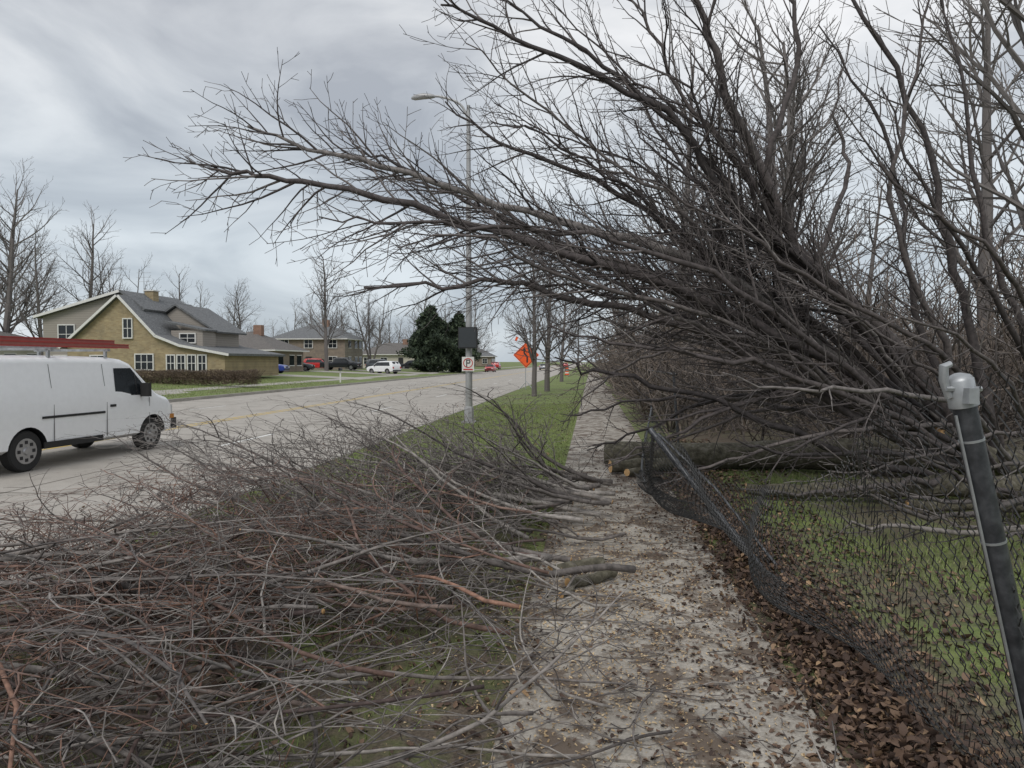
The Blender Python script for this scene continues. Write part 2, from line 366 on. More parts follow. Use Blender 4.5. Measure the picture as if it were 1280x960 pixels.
for i in range(17):
    a,b=R.sample(fan,2)
    if abs(a-b)>5: b=fan[(fan.index(a)+1)%7]
    A=resamp(limbs[a][0],8); B=resamp(limbs[b][0],8); u=R.uniform(.1,.9); off=Vector((R.uniform(-.3,.7),R.uniform(-1.2,2.4),R.uniform(-.35,.6))); cut=R.uniform(.75,1)
    C=[A[k].lerp(B[k],u)+off*(k/7)+rv()*.09*(k>0) for k in range(8)]
    n=max(4,int(8*cut)); extra.append(([tuple(p) for p in C[:n]],R.uniform(.03,.05)))
cfg=dict(max=3,dens=[0,4.0,5.8,6.0],lo=[0,.16,.12,.2],ang=[0,(.3,.8),(.4,.9),(.5,1.0)],ratio=[0,(.1,.27),(.2,.5),(.25,.5)],
 tap=[0,.6,.4,.3],cap=[9,1.8,.75,.3],segs=[0,6,3,2],wig=[0,.09,.12,.12],trop=.03,sides=[8,5,3,3],rl=.009,rmin=.0042,rtip=.0032,flat=.75,minl=.08,bend=.025)
ft=MB()
for idx,(P,r) in enumerate(limbs+extra+pale):
    pm=1 if idx>=len(limbs)+len(extra) else 0
    pts=catmull(P,4); n=len(pts)
    pts=[p+rv()*.026*(1 if 0<i<n-1 else 0) for i,p in enumerate(pts)]
    rad=[max(.007,r*(1-.9*i/(n-1))**.8*R.uniform(.92,1.08)) for i in range(n)]
    L=sum((pts[i+1]-pts[i]).length for i in range(n-1))
    ft.tube(pts,rad,8,3 if pm else 0); spawn(ft,pts,rad,L,1,cfg)
def knotty(P,R0,R1,n=12):
    pts=catmull(P,6); k=len(pts); pts=[p+rv()*.015 for p in pts]
    ft.tube(pts,[(R0+(R1-R0)*i/(k-1))*R.uniform(.92,1.08) for i in range(k)],n,2,1)
knotty([(15,11.5,.5),(11,10.6,.52),(8.2,10,.6),(6.6,9.7,.65),(5.6,9.4,1.1)],.36,.1)
knotty([(9,9.2,.5),(7,8.7,.5),(5.2,8.6,.5),(3.9,8.7,.44),(2.9,8.9,.42)],.21,.06)
knotty([(10,7.8,.42),(8,7.7,.42),(6,7.9,.4),(4.4,8.0,.42)],.15,.05)
knotty([(8.5,10.6,.6),(6,10.9,.6),(3.6,11.3,.52),(1.55,11.75,.5)],.27,.19)
ft.obj('fallen_tree',['bark','cut','barkmoss','barkgrey'],smooth='all')

# ------------------------------------------------------------ brush piles
def pile(name,specs,mats,c,h):
    mb=MB()
    for (p,d,L,r) in specs: grow(mb,Vector(p),Vector(d),L,r,0,c)
    out=[]
    for x,y,z in mb.v:
        hh=h if x>-2.8 else max(.5,h-(-2.8-x)*.22)
        z=.3+hh*math.tanh((z-.3)/hh) if z>.3 else z
        out.append((x,y,max(z,.275)))
    mb.v=out
    return mb.obj(name,mats,smooth='all')
cp=dict(max=3,dens=[0,4.6,6.0,4.5],lo=[0,.1,.1,.2],ang=[0,(.3,.95),(.4,1.05),(.4,.9)],ratio=[0,(.2,.5),(.25,.6),(.3,.6)],
 tap=[0,.4,.35,.3],cap=[9,1.7,.75,.35],segs=[14,7,4,2],wig=[.11,.15,.17,.12],trop=.014,sides=[7,4,3,3],rl=.0075,rmin=.0036,rtip=.0026,flat=1.1,minl=.1,caplv=0,capm=1,floor=.3,bend=.055)
sp=[]
for i in range(30):
    y=R.uniform(5.4,9.2); x=R.uniform(.25,.95)+(y-5.4)*.10
    z=R.uniform(.34,.6); a=R.uniform(-.5,.4)
    sp.append(((x,y,z),(-math.cos(a),math.sin(a),R.uniform(-.02,.16)),R.uniform(2.0,4.0),R.uniform(.014,.034)))
for i in range(24):
    y=R.uniform(5.8,8.4)
    sp.append(((R.uniform(-2.2,.2),y,.4),(-1,R.uniform(-.3,.4),R.uniform(.18,.55)),R.uniform(2.0,3.2),R.uniform(.014,.026)))
pile('brush_pile',sp,['barkgrey','cut'],cp,1.5)
c2=dict(cp); c2['trop']=.006; c2['wig']=[.13,.17,.18,.12]; c2['dens']=[0,4.6,6,4]
sp=[]
for i in range(30):
    y=R.uniform(3.1,6.4); x=R.uniform(-1.1,.35)
    sp.append(((x,y,R.uniform(.34,.85)),(-1,R.uniform(-.5,.5),R.uniform(-.03,.18)),R.uniform(2.4,4.2),R.uniform(.009,.019)))
for i in range(28):
    y=R.uniform(2.9,6.2); x=R.uniform(-5.5,-2.4)
    sp.append(((x,y,R.uniform(.35,.9)),(1,R.uniform(-.5,.45),R.uniform(-.08,.14)),R.uniform(1.8,3.2),R.uniform(.009,.019)))
pile('brush_pile',sp,['barkred','cut'],c2,.95)
c3=dict(cp); c3['dens']=[0,3.2,4,3]; c3['wig']=[.09,.14,.16,.12]; sp=[]
for i in range(20):
    y=R.uniform(3.1,5.4)
    sp.append(((R.uniform(-4.4,-2.6),y,R.uniform(.45,.9)),(1,R.uniform(-.25,.3),R.uniform(-.05,.05)),R.uniform(2.2,3.8),R.uniform(.016,.034)))
for i in range(14):
    a=R.uniform(2.0,4.4)
    sp.append(((R.uniform(-.1,.9),R.uniform(2.9,5.4),.33),(math.cos(a),math.sin(a)*.6,.02),R.uniform(.7,1.6),R.uniform(.006,.012)))
for i in range(18):
    y=R.uniform(2.5,3.4)
    sp.append(((R.uniform(-2.9,-1.4),y,R.uniform(.32,.5)),(1,R.uniform(-.3,.35),.03),R.uniform(1.3,2.6),R.uniform(.007,.018)))
pile('brush_pile',sp,['barkgrey','cut'],c3,.9)

# ------------------------------------------------------------ logs
def log(name,segs):
    mb=MB()
    for a,b,r in segs:
        a=Vector(a); b=Vector(b); n=8; pts=[a.lerp(b,i/(n-1)) for i in range(n)]
        pts=[p+rv()*.008*(0<i<n-1) for i,p in enumerate(pts)]
        mb.tube(pts,[r*R.uniform(.9,1.06) for _ in pts],14,0,1)
    return mb.obj(name,['barkmoss','cut'],smooth=True)
log('cut_log',[((1.5,10.95,.40),(2.5,11.1,.42),.10),((1.7,10.6,.36),(2.2,10.9,.38),.06)])
log('cut_log',[((.42,5.35,.34),(.8,5.62,.34),.042),((.3,5.65,.345),(.74,5.85,.35),.048),((.35,5.1,.33),(.52,5.5,.33),.025)])

# ------------------------------------------------------------ fence
fb=[(.2,1.62),(1.0,1.7),(2.4,1.93),(4,1.98),(5.6,2.1),(7,2.35),(8.5,2.6),(11,2.8),(14,3.15)]
ftop=[(.2,1.38,2.0),(1.0,1.38,1.97),(2.4,1.5,1.9),(4.1,1.45,1.25),(6.3,1.22,1.34),(7.4,1.3,.8),(8.6,1.55,.55),(11,2.0,.5),(14,2.7,1.1)]
def interp(T_,y):
    for a,b in zip(T_,T_[1:]):
        if a[0]<=y<=b[0]:
            u=(y-a[0])/(b[0]-a[0]); u=u*u*(3-2*u); return [a[i]+(b[i]-a[i])*u for i in range(1,len(a))]
    return list(T_[-1][1:])
def fpt(s,t):
    bx,=interp(fb,s); tx,tz=interp(ftop,s); x=bx+(tx-bx)*t; z=.31+(tz-.31)*t
    x+=(.10*math.sin(s*2.3+t*2)-.10)*math.sin(t*3.1)+.04*math.sin(s*5.1+t*4)
    return Vector((x,s+.12*math.sin(s*1.7+t*3),z+.06*math.sin(s*3.6+t*6)*t-.12*math.sin(t*3.1)*(1 if s>3 else 0)))
mb=MB(); cell=.06; ns=int(13.4/cell); nt_=40
rw=.0026; s0=.35
for i in range(ns):
    for ph in (0,1):
        pts=[fpt(s0+(i+((k+ph)%2)*.5)*cell,k/nt_)+Vector((.002*ph,0,0)) for k in range(nt_+1)]
        mb.tube(pts,[rw]*len(pts),3,0)
def post(mb,a,b,r):
    a=Vector(a); b=Vector(b); mb.tube([a,b],[r,r],16,1,1)
a=Vector((1.90,2.42,.25)); b=Vector((1.465,2.36,1.94)); post(mb,a,b,.037)
d=(b-a).normalized()
mb.tube([b-d*.09,b-d*.088,b-d*.0,b+d*.012,b+d*.022],[.040,.045,.044,.036,.012],20,2,2)
mb.box((b.x+.01,b.y-.05,b.z-.05),(.035,.03,.05),2,.1)
mb.tube([b-d*.06+Vector((-.05,-.01,0)),b+d*.0+Vector((-.055,-.01,0)),b+d*.045+Vector((-.045,-.01,0)),b+d*.055+Vector((-.02,-.01,0))],[.012,.015,.015,.010],10,2,2)
mb.tube([b-d*.03+Vector((-.06,-.02,0)),b-d*.03+Vector((.055,-.02,0))],[.009,.009],6,2,2)
for q in (.2,.55,1.3): mb.tube([b-d*q,b-d*(q+.008)],[.0390,.0390],16,2,2)
mb.tube([b-d*.12+Vector((-.043,-.015,0)),a+Vector((-.043,-.015,0))],[.005,.005],5,2)
post(mb,(2.06,5.6,.25),(1.22,6.35,1.4),.028)
mb.tube([Vector((2.16,5.62,.3)),Vector((1.72,6.05,.93)),Vector((1.3,6.4,1.36))],[.011]*3,6,1)
mb.tube(catmull([(1.24,6.3,1.36),(1.4,7.3,.8),(1.6,8.6,.55),(2.0,11,.5),(2.7,13.9,1.1)],5),[.018]*21,8,1)
for y in (14,20,27,35): post(mb,(1.72+.11*y,y,.2),(1.6+.11*y,y,1.8),.028)
mb.tube([Vector((1.66+.11*y,y,1.75)) for y in (14,24,35)],[.02]*3,8,1)
mb.obj('chain_link_fence',['wire','fpost','galv'],smooth=True)

# ------------------------------------------------------------ scattered leaves / chips / grass
rng=np.random.default_rng(5)
def npmesh(name,V,F,mat,road=True):
    me=bpy.data.meshes.new(name); nv=len(V); nf,k=F.shape
    me.vertices.add(nv); me.vertices.foreach_set('co',V.astype(np.float32).ravel())
    me.loops.add(nf*k); me.loops.foreach_set('vertex_index',F.astype(np.int32).ravel())
    me.polygons.add(nf); me.polygons.foreach_set('loop_start',np.arange(0,nf*k,k,dtype=np.int32))
    me.polygons.foreach_set('loop_total',np.full(nf,k,dtype=np.int32))
    me.update(calc_edges=True); me.validate(); me.materials.append(M[mat])
    o=bpy.data.objects.new(name,me); scene.collection.objects.link(o)
    if road: o.rotation_euler.z=-TH
    return o
GXa=np.array([g[0] for g in GX]); GZa=np.array([g[1] for g in GX])
def gzn(x): 
    z=np.interp(x,GXa,GZa); return np.where((x>-.43)&(x<1.09),.292,z)
def rotm(n,tilt):
    a=rng.uniform(0,2*np.pi,n); t=rng.normal(0,tilt,n); u=rng.normal(0,tilt,n)
    ca,sa,ct,st,cu,su=np.cos(a),np.sin(a),np.cos(t),np.sin(t),np.cos(u),np.sin(u)
    Rz=np.zeros((n,3,3)); Rz[:,0,0]=ca; Rz[:,0,1]=-sa; Rz[:,1,0]=sa; Rz[:,1,1]=ca; Rz[:,2,2]=1
    Rx=np.zeros((n,3,3)); Rx[:,0,0]=1; Rx[:,1,1]=ct; Rx[:,1,2]=-st; Rx[:,2,1]=st; Rx[:,2,2]=ct
    Ry=np.zeros((n,3,3)); Ry[:,1,1]=1; Ry[:,0,0]=cu; Ry[:,0,2]=su; Ry[:,2,0]=-su; Ry[:,2,2]=cu
    return Rz@Rx@Ry
def leaves(pos,size,tilt):
    n=len(pos)
    base=np.array([[0,-1,0],[0,-.2,0],[0,.45,0],[0,1,0],[-.5,-.35,1],[-.42,.4,1],[.5,-.3,1],[.4,.42,1]],float)
    L=np.repeat(base[None],n,0)
    L[:,:,0]*=rng.uniform(.7,1.3,(n,1)); cv=rng.uniform(-.1,.55,(n,1)); L[:,:,2]=L[:,:,2]*cv+ (L[:,:,1]**2)*rng.uniform(-.2,.5,(n,1))
    L+=rng.normal(0,.1,L.shape)
    L*=size[:,None,None]
    V=np.einsum('nij,nkj->nki',rotm(n,tilt),L)+pos[:,None,:]
    T_=np.array([[0,1,4],[1,2,5],[1,5,4],[2,3,5],[0,6,1],[1,6,7],[1,7,2],[2,7,3]])
    return V.reshape(-1,3),(T_[None]+8*np.arange(n)[:,None,None]).reshape(-1,3)
def U(a,b,n): return rng.uniform(a,b,n)
sets=[]
n=13000; y=1.8+U(0,1,n)**1.3*11; x=1.36+rng.normal(0,.16,n)+.03*np.sin(y*3); x=np.clip(x,.95,1.95)
z=gzn(x)+U(0,1,n)*.10*np.exp(-((x-1.42)/.25)**2)+.006; sets.append((np.stack([x,y,z],1),U(.013,.036,n),.6))
n=5500; y=2+U(0,1,n)**1.4*12; x=1.12-np.abs(rng.normal(0,.6,n)); x=np.clip(x,-.5,1.1); sets.append((np.stack([x,y,gzn(x)+.008],1),U(.005,.022,n),.3))
n=12000; y=U(1.5,16,n); x=1.7+U(0,1,n)**1.8*7; k=(x<2.5)|(np.sin(x*1.3+np.sin(y*.9)*1.5)+rng.normal(0,.5,n)>.3); x=x[k];y=y[k];n=len(x); sets.append((np.stack([x,y,gzn(x)+.012],1),U(.016,.04,n),.4))
n=5000; y=U(2,8,n); x=U(-6,-.3,n); x=np.maximum(x,-4.8); sets.append((np.stack([x,y,gzn(x)+.01],1),U(.012,.034,n),.4))
n=1500; y=U(6,40,n); x=U(-4.8,-.5,n); sets.append((np.stack([x,y,gzn(x)+.02],1),U(.015,.035,n),.4))
n=900; y=U(4,34,n); x=-5.1-np.abs(rng.normal(0,1.1,n)); sets.append((np.stack([x,y,np.full(n,.012)],1),U(.015,.04,n),.3))
Vs=[];Fs=[];o=0
for p,s,t in sets:
    V,F=leaves(p,s,t); Vs.append(V); Fs.append(F+o); o+=len(V)
npmesh('fallen_leaves',np.concatenate(Vs),np.concatenate(Fs),'leaf')
n=8500; y=np.abs(rng.normal(4.8,1.7,n)); y=np.clip(y,2.3,12); x=rng.normal(.15,.5,n); x=np.clip(x,-1.3,1.2)
s=U(.003,.011,n); base=np.array([[-1,-.5,0],[1,-.4,.2],[.8,.5,.1],[-.9,.4,.4]])
V=np.einsum('nij,nkj->nki',rotm(n,.3),base[None]*s[:,None,None])+np.stack([x,y,gzn(x)+.008],1)[:,None,:]
npmesh('sawdust_chips',V.reshape(-1,3),(np.arange(4)[None]+4*np.arange(n)[:,None]),'chip')
mb=MB()
for i in range(1300):
    y=2.2+R.random()**1.5*14; x=R.gauss(.3,.7) if i%3 else R.uniform(1.8,6)
    p=EX*x+EY*y+Vector((0,0,.30+R.random()*.012)); a=R.uniform(0,6.28); L=R.uniform(.04,.28); q=Vector((math.cos(a),math.sin(a),R.uniform(-.02,.05)))
    mb.tube([p,p+q*L*.5+rv()*L*.06,p+q*L],[.003,.0024,.0013],3,0)
mb.obj('twig_litter',['bark'])
def blades(x,y,h,w):
    n=len(x); a=U(0,2*np.pi,n); z=gzn(x); lean=rng.normal(0,.45,(n,2))
    b=np.stack([x,y,z-.005],1); dx=np.stack([np.cos(a)*w,np.sin(a)*w,np.zeros(n)],1)
    tip=b+np.stack([lean[:,0]*h,lean[:,1]*h,h],1)
    return np.stack([b-dx,b+dx,tip],1).reshape(-1,3)
P=[]
def clump(n,x0,x1,y0,y1,h0,h1,w,pw=1.0,th=.0):
    x=U(x0,x1,n); y=y0+(y1-y0)*U(0,1,n)**pw
    if th:
        q=np.sin(x*2.1+np.sin(y*1.3)*2)+np.sin(y*1.7+x)+rng.normal(0,.6,n); k=q>th; x=x[k]; y=y[k]
    P.append(blades(x,y,U(h0,h1,len(x)),w))
clump(80000,-4.84,-.46,7.5,30,.02,.06,.006,1.5)
clump(36000,-4.84,-.46,2,8,.03,.07,.004,1,.2)
clump(60000,2.1,9,2.2,14,.03,.08,.005,1.2,.1)
clump(20000,-36,-20.8,18,60,.05,.12,.015,1.2)
V=np.concatenate(P); npmesh('grass',V,np.arange(len(V)).reshape(-1,3),'grass')

# ------------------------------------------------------------ standing bare trees (shared meshes)
def tree_mesh(seed,H,spread=.42,up=.06,dens=1.0,lo=.22,fork=0,mx=4,rm=1.0):
    global R; R=random.Random(seed); mb=MB()
    c=dict(max=mx,dens=[0,16/H*dens,2.0*14/H,2.6*14/H,3.0*14/H],lo=[0,lo,.2,.15,.15],ang=[0,(.55,1.05),(.4,.9),(.4,.9),(.4,.9)],
      ratio=[0,(spread*.8,spread*1.1),(.35,.6),(.35,.6),(.35,.6)],tap=[0,.55,.4,.4,.3],cap=[99,H*.5,H*.25,H*.13,H*.06],
      segs=[10,7,4,3,2],wig=[.04,.09,.12,.14,.15],trop=up,sides=[8,5,3,3,3],rl=.013,rmin=.011*H/14*rm,rtip=.008*H/14*rm,flat=1.6,minl=.25)
    if fork:
        for k in range(fork):
            a=k*2*math.pi/fork+.5; grow(mb,Vector((0,0,-.1)),Vector((math.cos(a)*.3,math.sin(a)*.3,1)),H*R.uniform(.75,.95),.011*H,0,c)
    else: grow(mb,Vector((0,0,-.1)),Vector((0,0,1)),H*.92,.017*H,0,c)
    return mb.mesh('bare_tree_mesh',['barkfar'])
T=[tree_mesh(11,14,.42,dens=1.4),tree_mesh(12,14,.5,.04,lo=.3,dens=1.3),tree_mesh(13,14,.45,.07,fork=3,dens=.9),tree_mesh(14,14,.36,.09,dens=1.2),tree_mesh(15,14,.46,.07,dens=1.9,lo=.16)]
TL=[tree_mesh(31,14,.42,mx=3,rm=1.8,dens=1.1,lo=.1),tree_mesh(32,14,.5,.04,mx=3,rm=1.8,lo=.1)]
R=random.Random(99)
def tree(i,xw,yw,h,name='bare_tree',parent=None,z=None,lod=False):
    o=bpy.data.objects.new(name,TL[i%2] if lod else T[i]); scene.collection.objects.link(o)
    xr=Vector((xw,yw,0)).dot(EX)
    o.location=(xw,yw,gz(xr) if z is None else z); s=h/14; o.scale=(s*R.uniform(.95,1.1),s*R.uniform(.95,1.1),s); o.rotation_euler.z=R.uniform(0,6.28)
    if parent: o.parent=parent
    return o
for i,xw,yw,h in ((4,1.15,37,9),(4,2.1,43,9.5),(4,4.4,64,10.5)): tree(i,xw,yw,h)
for i,xw,yw,h in ((1,11.5,16,13),(0,14.5,22,15),(4,10.5,27,15.5),(4,12.5,33,19),(0,8.8,38,18.5),(0,16,42,19),(2,27,34,17),(4,11.6,50,18),(1,17.5,60,18),(2,14,90,17)): tree(i,xw,yw,h)
for i,xw,yw,h in ((4,-52,74,21),(0,-47,80,18),(4,-62,88,22),(1,-57,80,20),(2,-50,92,17),(4,-47,72,14),(3,-44,95,14),(4,-25,97,17),(2,-23.5,120,16),(1,-38,100,12),(4,-19,150,17),(0,-15.5,175,17)): tree(i,xw,yw,h)
dm=empty('distant_trees')
for k in range(60):
    yw=R.uniform(140,300); f=R.uniform(-.62,-.02); tree(k%4,f*yw,yw,R.uniform(11,18),'distant_tree_part',dm,z=.6,lod=True)
for k in range(45):
    yw=R.uniform(55,230); xr=R.uniform(5,12+yw*.5); w=EX*xr+EY*yw; tree(k%4,w.x,w.y,R.uniform(9,17),'distant_tree_part',dm,z=.1,lod=True)
R=random.Random(41); mb=MB()
for k in range(340):
    yr=12+R.random()**1.4*34; xr=R.uniform(3.4 if yr<16 else 2.0,4+yr*.62)
    if k%4==0: yr=R.uniform(16,60); xr=R.uniform(1.7,4.5)
    base=EX*xr+EY*yr; fat=.8+yr/20
    cs=dict(max=2,dens=[0,3.6,3.0],lo=[0,.06,.1],ang=[0,(.4,1.0),(.4,.95)],ratio=[0,(.3,.6),(.3,.6)],tap=[0,.45,.3],cap=[9,1.6,.8],
      segs=[6,3,2],wig=[.12,.15,.15],trop=.02,sides=[4,3,3],rl=.006,rmin=.0065*fat,rtip=.005*fat,flat=1.3,minl=.25,bend=.05)
    for q in range(3):
        a=R.uniform(0,6.28); grow(mb,Vector((base.x+R.uniform(-.3,.3),base.y+R.uniform(-.3,.3),.1)),Vector((math.cos(a)*.6,math.sin(a)*.6,1)),R.uniform(1.8,4.2),R.uniform(.015,.035),0,cs)
mb.obj('undergrowth_thicket',['thicket'])

M['needle']=island('needles',[(0,(.014,.025,.014)),(.6,(.035,.054,.03)),(1,(.07,.095,.05))],nscale=0)
def pine(xw,yw,h,w,seed):
    rg=np.random.default_rng(seed); n=17000; t=rg.uniform(0,1,n)**.9
    a=rg.uniform(0,2*np.pi,n)
    lay=.76+.24*np.sin(t*22+np.sin(a*2+seed)*3)
    lob=.8+.32*np.sin(a*3+t*9+seed)+.18*np.sin(a*7+t*17)
    prof=np.sqrt(np.clip(1-t,0,1))*np.minimum(1,t*3+.6)
    rr=w/2*prof*lay*lob*rg.uniform(.3,1.08,n)**.5; z=h*(.05+.88*t)-rr*.05+.6*np.sin(a*2+t*6)
    c=np.stack([rr*np.cos(a),rr*np.sin(a),z],1); d=rg.normal(0,.22,(n,3,3)); V=(c[:,None,:]+d).reshape(-1,3)
    o=npmesh('needles',V,np.arange(3*n).reshape(-1,3),'needle',road=False)
    e=empty('pine_tree'); e.location=(xw,yw,.5); o.parent=e
    mb=MB(); mb.tube([Vector((0,0,-.3)),Vector((0,0,h*.5)),Vector((0,0,h*.95))],[.35,.2,.04],8,0); mb.obj('trunk',['barkfar'],parent=e)
pine(-13.0,116,10.5,11,1); pine(-8.8,119,9.5,9,2); pine(-41,92,8,5,4)

mb=MB(); R=random.Random(5)
for k in range(5200):
    x=R.uniform(0,9.2); y=R.uniform(-.55,.55); z=R.uniform(0,.95)
    p=Vector((x,y,z)); d=rv()*.2; d.z=abs(d.z)*1.1; d.z=min(d.z,max(.02,1.02+.07*math.sin(x*2.3)-z))
    mb.tube([p,p+d*.5+rv()*.02,p+d],[.012,.010,.006],3,0)
h=mb.obj('hedge',[island('hedge_twig',[(0,(.07,.05,.038)),(.6,(.14,.1,.07)),(1,(.2,.15,.11))],nscale=0)]); 
placer(h,-31.6,46.5,.42,0)

# ------------------------------------------------------------ houses
def window(mb,x,z,w,h,y,trim,glass,cols=2):
    fw=.09
    mb.box((x,y-.03,z),(w,.04,h),glass)
    mb.box((x,y-.05,z+h/2+fw/2),(w+2*fw,.12,fw),trim); mb.box((x,y-.06,z-h/2-fw/2),(w+2*fw,.16,fw),trim)
    for s in (-1,1): mb.box((x+s*(w/2+fw/2),y-.05,z),(fw,.12,h-.004),trim)
    mb.box((x,y-.065,z),(w,.05,.05),trim)
    for k in range(1,cols): mb.box((x-w/2+w*k/cols,y-.07,z),(.05,.05,h-.01),trim)
def prism(mb,prof,y0,y1,m):
    n=len(prof); o=len(mb.v)
    for y in (y0,y1):
        for x,z in prof: mb.v.append((x,y,z))
    mb.f.append(tuple(range(o,o+n))); mb.m.append(m); mb.f.append(tuple(reversed(range(o+n,o+2*n)))); mb.m.append(m)
    for i in range(n):
        j=(i+1)%n; mb.f.append((o+i,o+n+i,o+n+j,o+j)); mb.m.append(m)
def slab(mb,a,b,y0,y1,t,m):
    ax,az=a; bx,bz=b; L=math.hypot(bx-ax,bz-az); nx_,nz_=-(bz-az)/L*t,(bx-ax)/L*t
    if nz_<0: nx_,nz_=-nx_,-nz_
    prism(mb,[(ax,az+.004),(bx,bz+.004),(bx+nx_,bz+nz_),(ax+nx_,az+nz_)],y0,y1,m)
def house1():
    e=empty('brick_house',(-46.4,55.2),.72)
    mb=MB()
    prof=[(3.3,0),(3.3,2.7),(8,6.6),(11.2,3.3),(13.3,2.5),(17,1.85),(17,0)]
    prism(mb,prof,0,10,0)
    prism(mb,[(0,0),(0,5.1),(7.3,7.05),(9.2,5.6),(9.2,0)],1.4,9,1)
    mb.obj('walls',['bricktan','siding'],parent=e)
    mb=MB()
    for a,b in (((2.9,2.35),(8,6.6)),((8,6.6),(11.2,3.3)),((11.2,3.3),(13.3,2.5)),((13.3,2.5),(17.5,1.75))): slab(mb,a,b,-.35,10.4,.2,0)
    slab(mb,(-.5,4.97),(7.3,7.08),1.0,9.4,.2,0); slab(mb,(7.3,7.08),(9.4,5.5),1.0,9.4,.2,0)
    for a,b in (((2.9,2.33),(8,6.58)),((8,6.58),(11.2,3.28)),((11.2,3.28),(13.3,2.48)),((13.3,2.48),(17.5,1.73))): slab(mb,a,b,-.42,-.355,.2,1)
    slab(mb,(-.5,4.95),(7.3,7.06),.93,.995,.22,1)
    prism(mb,[(8.2,2.5),(8.2,4.5),(10.5,6.1),(13.6,4.0),(13.6,2)],4.2,9,2); slab(mb,(10.4,6.15),(14.2,3.75),3.9,9.3,.16,0); slab(mb,(8.0,4.6),(10.4,6.15),3.9,9.3,.16,0)
    prism(mb,[(11.2,2.6),(11.2,3.9),(14.0,3.9),(14.0,2.2)],2.0,4.1,2); slab(mb,(10.6,4.6),(14.3,3.85),1.8,3.85,.14,0)
    mb.box((7.9,4.5,6.9),(.8,.8,1.1),3); mb.box((7.9,4.5,7.5),(.95,.95,.1),1)
    mb.cyl((6.2,6,6.8),(6.2,6,9.4),.03,.02,6,4)
    for q in (8.5,8.9,9.3): mb.cyl((5.5,6,q),(6.9,6,q),.015,None,5,4)
    mb.obj('roof',['roof','trim','siding','bricktan','galv'],parent=e,smooth=False)
    mb=MB()
    window(mb,8.7,4.0,.7,1.5,0,0,1,2); window(mb,10.1,1.25,1.5,1.2,0,0,1,3)
    for x in (12.4,13.3,14.2,15.1): window(mb,x,1.15,.62,1.25,0,0,1,2)
    window(mb,6.0,1.2,1.2,1.1,0,0,1,2); window(mb,2.2,3.6,1.4,1.5,1.4,0,1,2); window(mb,1.6,1.2,1.1,1.1,1.4,0,1,2)
    window(mb,12.7,3.25,1.3,.7,2.0,0,1,2)
    mb.obj('windows',['trim','glass'],parent=e)
house1()
def hiphouse(name,xr,yr,w,dp,hw,hr,wall,roofm,storeys=1,rz=0,chim=True):
    e=empty(name,(xr,yr),.7,rz); mb=MB(); mb.box((w/2,dp/2,hw/2),(w,dp,hw),0)
    mb.obj('walls',[wall],parent=e)
    mb=MB(); o=.6; ins=min(dp,w)/2*.96
    A=[(-o,-o,hw),(w+o,-o,hw),(w+o,dp+o,hw),(-o,dp+o,hw)]
    B=[(ins,dp/2,hr),(w-ins,dp/2,hr)] if w>=dp else [(w/2,ins,hr),(w/2,dp-ins,hr)]
    if w>=dp:
        mb.poly([A[0],A[1],B[1],B[0]],0); mb.poly([A[1],A[2],B[1]],0); mb.poly([A[2],A[3],B[0],B[1]],0); mb.poly([A[3],A[0],B[0]],0)
    else:
        mb.poly([A[0],A[1],B[0]],0); mb.poly([A[1],A[2],B[1],B[0]],0); mb.poly([A[2],A[3],B[1]],0); mb.poly([A[3],A[0],B[0],B[1]],0)
    mb.box((w/2,dp/2,hw-.08),(w+2*o,dp+2*o,.15),1)
    if chim: mb.box((w*.62,dp*.45,hr+.1),(1.0,.8,1.3),2)
    mb.obj('roof',[roofm,'trim','brickred'],parent=e)
    mb=MB()
    for s in range(storeys):
        z=1.45+s*2.7; k=max(2,int(w/3.2))
        for i in range(k):
            x=(i+.5)*w/k
            if s==0 and i==k//2: mb.box((x,-.04,1.05),(1.0,.06,2.1),2); continue
            window(mb,x,z,1.3,1.25,0,0,1,2)
    for s in range(storeys):
        for q in (.25,.6,.85):
            y=dp*q; z=1.45+s*2.7
            mb.box((w+.02,y,z),(.04,1.3,1.2),1); mb.box((w+.03,y,z+.65),(.08,1.5,.1),0); mb.box((w+.03,y,z-.65),(.08,1.5,.1),0)
    mb.obj('windows_and_door',['trim','glass','black'],parent=e)
hiphouse('ranch_house',-46.2,80,9.4,9,2.7,5.0,'brickgrey','roofb')
hiphouse('brick_house',-51,111,12,9,5.0,7.4,'brickgrey','roof',2)
hiphouse('house',-47,142,14,9,2.8,5.2,'sidingw','roofb')
hiphouse('house',-44,165,13,9,4.4,6.6,'bricktan','roofb',1)
hiphouse('house',-42,200,14,9,2.8,5.4,'brickgrey','roof')
hiphouse('garage',-70,62,14,8,3.0,4.6,'sidingw','roofb',1,0,False)
hiphouse('house',-78,95,16,10,3.2,5.8,'bricktan','roofb')

